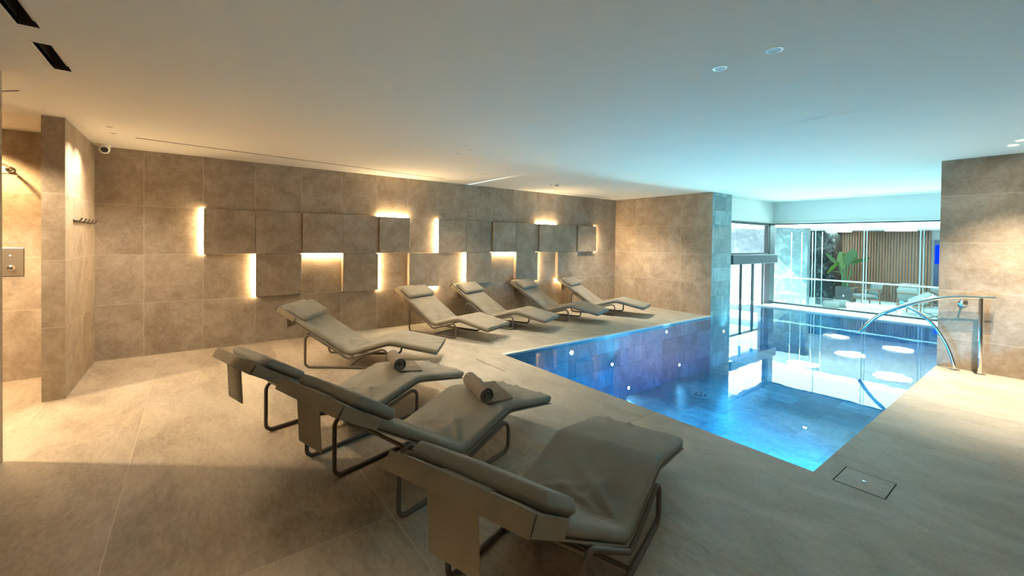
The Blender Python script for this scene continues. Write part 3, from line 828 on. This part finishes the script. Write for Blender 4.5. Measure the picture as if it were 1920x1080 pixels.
# glass balustrade
o = thing('glass_balustrade', 'frameless glass balustrade with a pale top rail beyond the big window', 'balustrade', (-3.4,13.2,ZL))
m = MB(); m.box(-1.72,1.9,-.02,.02,1.225,1.255); m.build('top_rail', M['glass_edge'], o)
m = MB(); m.box(-1.72,1.9,-.03,.03,0,.06); m.build('base_channel', M['white'], o)
for k in range(4):
    x0 = -1.72+.905*k
    m = MB(); m.face([(x0+.01,0,.06),(x0+.895,0,.06),(x0+.895,0,1.225),(x0+.01,0,1.225)]); m.build('pane', M['glass_clear'], o)
# folding glass screens further left (their edges read as white verticals)
for k, x in enumerate((-5.02,-4.72,-4.45,-4.2,-3.98)):
    if k == 4: break
    xs_ = (-4.98,-4.70,-4.45,-4.2,-3.98)
    o = thing('glass_screen', ['glass wind screen leaf by the corner post','second glass wind screen leaf from the corner post','third glass wind screen leaf from the corner post','fourth glass wind screen leaf in front of the dark marble'][k], 'glass screen', (xs_[k],13.2+.12,ZL), 0, 'glass wind screen leaves')
    w = xs_[k+1]-xs_[k]-.004
    m = MB(); m.face([(.01,0,.03),(w-.01,0,.03),(w-.01,0,2.5),(.01,0,2.5)]); m.build('pane', M['glass_clear'], o)
    m = MB(); m.box(w-.012,w,-.006,.006,0,2.5); m.build('edge', M['glass_edge'], o)
# low ledge behind
mb = MB(); mb.box(-5.6,-5.15,18.1,18.45,ZL,ZL+.22); tag(mb.build('low_bench', M['pot']), 'low grey ledge on the terrace under the plant', 'ledge')

def armchair(x, y, rz, label, s=1.0):
    o = thing('armchair', label, 'armchair', (x,y,ZL), R(rz), 'wooden armchairs on the terrace')
    for sx, sy in ((-1,-1),(1,-1),(-1,1),(1,1)):
        m = MB(); m.tube([(sx*.30,sy*.28,0),(sx*.28,sy*.25,.60 if sy < 0 else .62)], .019, n=8); m.build('leg', M['wood'], o, smooth=True)
    for sx in (-1,1):
        m = MB(); m.tube(cr([(sx*.29,-.34,.60),(sx*.30,-.1,.625),(sx*.30,.2,.63),(sx*.26,.32,.64)]), .022, n=8); m.build('armrest', M['wood'], o, smooth=True)
    m = MB(); m.tube(cr([(-.27,.32,.64),(-.15,.40,.68),(.15,.40,.68),(.27,.32,.64)]), .02, n=8)
    m.box(-.28,.28,-.26,.28,.27,.31); m.build('frame', M['wood'], o, smooth=40)
    m = MB(); m.box(-.27,.27,-.30,.26,.31,.44,bev=.045); m.build('seat_cushion', M['cush'], o, smooth=50)
    m = MB(); Mm = Matrix.Translation((0,.24,.40)) @ Matrix.Rotation(R(-14),4,'X'); m.box(-.28,.28,-.07,.07,.0,.46,bev=.06,M=Mm); m.build('back_cushion', M['cush'], o, smooth=50)
    return o
armchair(-4.35,18.95,-50,'wooden terrace armchair beside the potted plant')
armchair(-3.3,19.7,20,'wooden terrace armchair with a large pale back cushion, behind the other')
armchair(-2.98,18.15,165,'wooden terrace armchair seen from behind, partly hidden by the handrail')
armchair(-2.3,19.1,120,'wooden terrace armchair cut by the right wall edge')
# bolsters
for x, y, rz, lab in ((-4.90,17.3,20,'pale bolster cushion lying in front on the terrace floor'),(-4.78,17.9,35,'pale bolster cushion lying behind the other bolster')):
    m = MB(); m.lathe([(.02,-.24),(.10,-.23),(.13,-.18),(.135,0),(.13,.18),(.10,.23),(.02,.24)], n=20, M=Matrix.Rotation(R(90),3,'Y'))
    ob = m.build('bolster', M['cush'], None, smooth=60); ob.location = (x,y,ZL+.135); ob.rotation_euler = (0,0,R(rz)); tag(ob, lab, 'cushion', 'bolster cushions on the terrace')
# terrace daybed with towels
o = thing('daybed', 'white slatted terrace lounger with raised back, behind the glass', 'sun lounger', (-3.62,16.95,ZL), R(14))
m = MB(); Mb = Matrix.Translation((.55,0,.30)) @ Matrix.Rotation(R(-32),4,'Y')
m.box(-.75,.55,-.32,.32,.24,.30,bev=.01); m.build('base_frame', M['white'], o)
m = MB()
for k in range(9): m.box(.02+.09*k,.09+.09*k,-.32,.32,0,.03,M=Mb)
m.box(0,.84,-.33,-.29,-.03,0,M=Mb); m.box(0,.84,.29,.33,-.03,0,M=Mb); m.build('backrest', M['white'], o)
m = MB(); m.box(.25,.8,-.3,.3,.03,.11,bev=.03,M=Mb); m.build('head_cushion', M['cush'], o, smooth=50)
for sx, sy in ((-.7,-.28),(-.7,.28),(.5,-.28),(.5,.28)):
    m = MB(); m.box(sx-.025,sx+.025,sy-.025,sy+.025,0,.25); m.build('leg', M['white'], o)
# side table with cushion at the right
o = thing('ottoman', 'low pale ottoman on crossed legs next to the hidden armchair', 'ottoman', (-2.3,17.1,ZL), R(20))
m = MB(); m.box(-.3,.3,-.22,.22,.22,.36,bev=.06); m.build('cushion', M['cush'], o, smooth=50)
for sgn in (1,-1):
    m = MB(); m.tube([(-.25*sgn,-.2,0),(.25*sgn,-.2,.22)], .015, n=8); m.build('leg', M['frame'], o); m = MB(); m.tube([(-.25*sgn,.2,0),(.25*sgn,.2,.22)], .015, n=8); m.build('leg', M['frame'], o)

# potted bird-of-paradise
PX, PY = -5.2, 20.0
o = thing('potted_plant', 'large-leaved green plant in a grey square planter on the terrace', 'plant', (PX,PY,ZL))
m = MB(); m.box(-.24,.24,-.24,.24,0,.52,bev=.01); m.build('planter', M['pot'], o)
m = MB(); m.box(-.22,.22,-.22,.22,.50,.525); m.build('soil', M['soil'], o)
def leaf(base, tip_dir, length, width, droop, mt, stem_h):
    b0 = Vector(base); d = Vector(tip_dir).normalized()
    st = cr([b0, b0+Vector((d.x*.06,d.y*.06,stem_h*.55)), b0+Vector((d.x*.20,d.y*.20,stem_h))], 6)
    m = MB(); m.tube(st, .014, n=7); m.build('stalk', M['stem'], o, smooth=True)
    p0 = st[-1]; side = d.cross(Vector((0,0,1)))
    if side.length < .1: side = Vector((1,0,0))
    side.normalize(); cam = Vector((0,-1,0)); sv = (side*.55 + Vector((.84,0,0))*.6).normalized() if abs(side.x) > .2 else Vector((.95,.3,0))
    rows = []; n = 12
    for i in range(n+1):
        u = i/n; w = width*math.sin(math.pi*min(1,u*.95+.03))**.7*(1-.25*u)
        c_ = p0 + Vector((d.x,d.y,d.z))*length*u + Vector((0,0,-droop*u*u))
        rows.append([c_-sv*w+Vector((0,0,.10*w)), c_-sv*w*.5+Vector((0,0,.02*w)), c_+Vector((0,.0,-.12*w)), c_+sv*w*.5+Vector((0,0,.02*w)), c_+sv*w+Vector((0,0,.10*w))])
    bk = [[p+Vector((0,.004,-.003)) for p in r] for r in rows]
    m = MB(); m.grid(rows); m.grid([r[::-1] for r in bk]); m.build('leaf', M[mt], o, smooth=60)
o.scale = (1.1,1.1,1.1)
leaf((.0,.0,.52),(.25,.0,1),.62,.20,.02,'leaf',.75)
leaf((-.05,.0,.52),(-.18,.0,1),.60,.15,.05,'leaf2',.62)
leaf((.05,.0,.52),(.75,-.1,.55),.55,.15,.08,'leaf',.80)
leaf((-.08,.0,.52),(-.65,.0,.75),.60,.10,.0,'leaf',.70)
leaf((-.06,-.05,.52),(-.35,-.2,-.45),.50,.14,.05,'leaf2',.85)
leaf((-.02,.05,.52),(-.30,.1,.95),.45,.12,.18,'leaf',.95)
leaf((.03,-.05,.52),(.45,-.2,.02),.34,.06,.02,'leaf',.50)
leaf((.02,.03,.52),(-.5,.0,.10),.30,.05,.02,'leaf',.48)
# blue lit niche at the right
o = thing('blue_display', 'tall blue glowing display at the right end of the slat wall', 'display', (-2.72,21.345,0))
m = MB(); m.box(-.27,.40,-.055,0,ZL,1.72); m.build('surround', plain('navy_panel', (.02,.045,.11), .4), o)
m = MB(); m.box(-.24,.38,-.062,-.055,.88,1.55); m.build('screen', M['blue'], o)

# ------------------------------------------------------------------ lights
def light(name, typ, loc, energy, col, size=.05, rot=None, spot=None, blend=.5, parent=None, target=None):
    d = bpy.data.lights.new(name, typ); d.energy = energy; d.color = col
    if typ in ('POINT','SPOT'): d.shadow_soft_size = 0.0 if name == 'fixture_or_fill_beam' else size
    if typ == 'SPOT': d.spot_size = R(spot); d.spot_blend = 1.0 if name == 'fixture_or_fill_beam' else blend
    if typ == 'AREA': d.size = size
    if typ == 'SUN': d.angle = R(.5)
    o = bpy.data.objects.new(name, d); COL.objects.link(o); o.location = loc
    if target is not None: o.rotation_euler = (Vector(target)-Vector(loc)).to_track_quat('-Z','Y').to_euler()
    elif rot: o.rotation_euler = rot
    return o
WARM = (1.0,.82,.60)
def spot(x, y, e_, ang=80, tx=None, ty=None, col=WARM, z=H-.02):
    light('fixture_or_fill_beam', 'SPOT', (x,y,z), e_, col, .04, spot=ang, blend=.8, target=(tx if tx is not None else x, ty if ty is not None else y, 0))
spot(-5.724,-.658,32,118,ty=-.72); spot(-6.049,-.663,32,118,ty=-.72); spot(2.0,-.2,34,130)  # last one is an unseen fill added behind the camera
spot(-4.595,2.609,26,100); spot(-4.308,2.618,26,100)
spot(-6.122,3.758,28,100); spot(-5.727,3.695,28,100)
spot(-5.993,7.042,95,95,ty=7.9)
spot(-.390,6.872,110,92,col=(1,.80,.56)); spot(-.322,6.626,95,92,col=(1,.80,.56)); spot(-1.2,-.66,40,70); spot(-.9,-.66,40,70); spot(1.2,-.66,40,70)  # last three are unseen, added to bounce light onto the front loungers
# shower room lamps
light('shower_lamp', 'SPOT', (-5.1,-2.1,H-.02), 118, (1,.78,.50), .04, spot=125, blend=.3, target=(-4.9,-1.6,0))
light('shower_lamp', 'SPOT', (-6.2,-1.75,H-.02), 60, (1,.66,.32), .04, spot=110, blend=.5, target=(-6.4,-1.6,0))
# pool lamps in the near wall, facing into the water
for x, e_ in ((-3.7,12),(-2.6,55),(-2.0,180)):
    light('pool_lamp', 'SPOT', (x,YN+.03,-.55), e_, (.03,.66,1.0), .06, spot=106, blend=.6, target=(x+.9,YN+2.2,-1.6))
light('pool_lamp', 'SPOT', (XR-.03,5.0,-.5), 200, (.08,.60,1.0), .06, spot=100, blend=.6, target=(-3.2,5.6,-1.7))
light('pool_lamp', 'SPOT', (XR-.03,9.6,-.5), 70, (.35,.85,1.0), .06, spot=100, blend=.6, target=(-3.2,9.6,-1.7))
CY = (.36,.88,1.0)
for y, z, e_ in ((7.443,-.829,3),(5.91,-.964,2),(5.471,-.491,18),(9.134,-.383,50),(6.999,-.14,12)):
    if e_: light('pool_lamp', 'SPOT', (XP+.05,y,z), e_, CY, .03, spot=165, blend=.5, target=(XP+3,y,z+1.6))
light('pool_lamp', 'SPOT', (-2.237,6.932,ZPOOL+.05), 34, CY, .03, spot=165, blend=.5, target=(-2.237,6.932,1))
# sun and sky
sd = Vector((1,.8,-1)).normalized()
sun = light('sun', 'SUN', (-10,5,10), 15., (1,.95,.86)); sun.rotation_euler = sd.to_track_quat('-Z','Y').to_euler()
w = bpy.data.worlds.new('sky'); SC.world = w; w.use_nodes = True
bg = w.node_tree.nodes['Background']; bg.inputs[0].default_value = (.72,.93,1.0,1); bg.inputs[1].default_value = 2.4

# ------------------------------------------------------------------ camera
yaw, pit, rol = R(52.945), R(-.736), R(.711)
fw = Vector((-math.sin(yaw), math.cos(yaw), 0)); rt = Vector((math.cos(yaw), math.sin(yaw), 0)); up = Vector((0,0,1))
f2 = fw*math.cos(pit)+up*math.sin(pit); u2 = up*math.cos(pit)-fw*math.sin(pit)
r3 = rt*math.cos(rol)+u2*math.sin(rol); u3 = u2*math.cos(rol)-rt*math.sin(rol)
cd = bpy.data.cameras.new('camera'); cam = bpy.data.objects.new('camera', cd); COL.objects.link(cam)
mw = Matrix((r3, u3, -f2)).transposed().to_4x4(); mw.translation = (0,0,1.5)
cam.matrix_world = mw
cd.sensor_fit = 'HORIZONTAL'; cd.sensor_width = 36; cd.lens = 792.672/1920*36
cd.shift_y = -(540-462.548)/1920
cd.clip_start = .05; cd.clip_end = 200
SC.camera = cam

# ------------------------------------------------------------------ render look
SC.view_settings.view_transform = 'Standard'; SC.view_settings.look = 'None'
SC.view_settings.exposure = 2.12; SC.view_settings.gamma = 1; SC.view_settings.use_curve_mapping = False
c = SC.cycles
c.max_bounces = 10; c.diffuse_bounces = 8; c.glossy_bounces = 5; c.transparent_max_bounces = 16; c.transmission_bounces = 6
c.caustics_reflective = False; c.caustics_refractive = False
c.sample_clamp_indirect = 6.; c.use_denoising = True
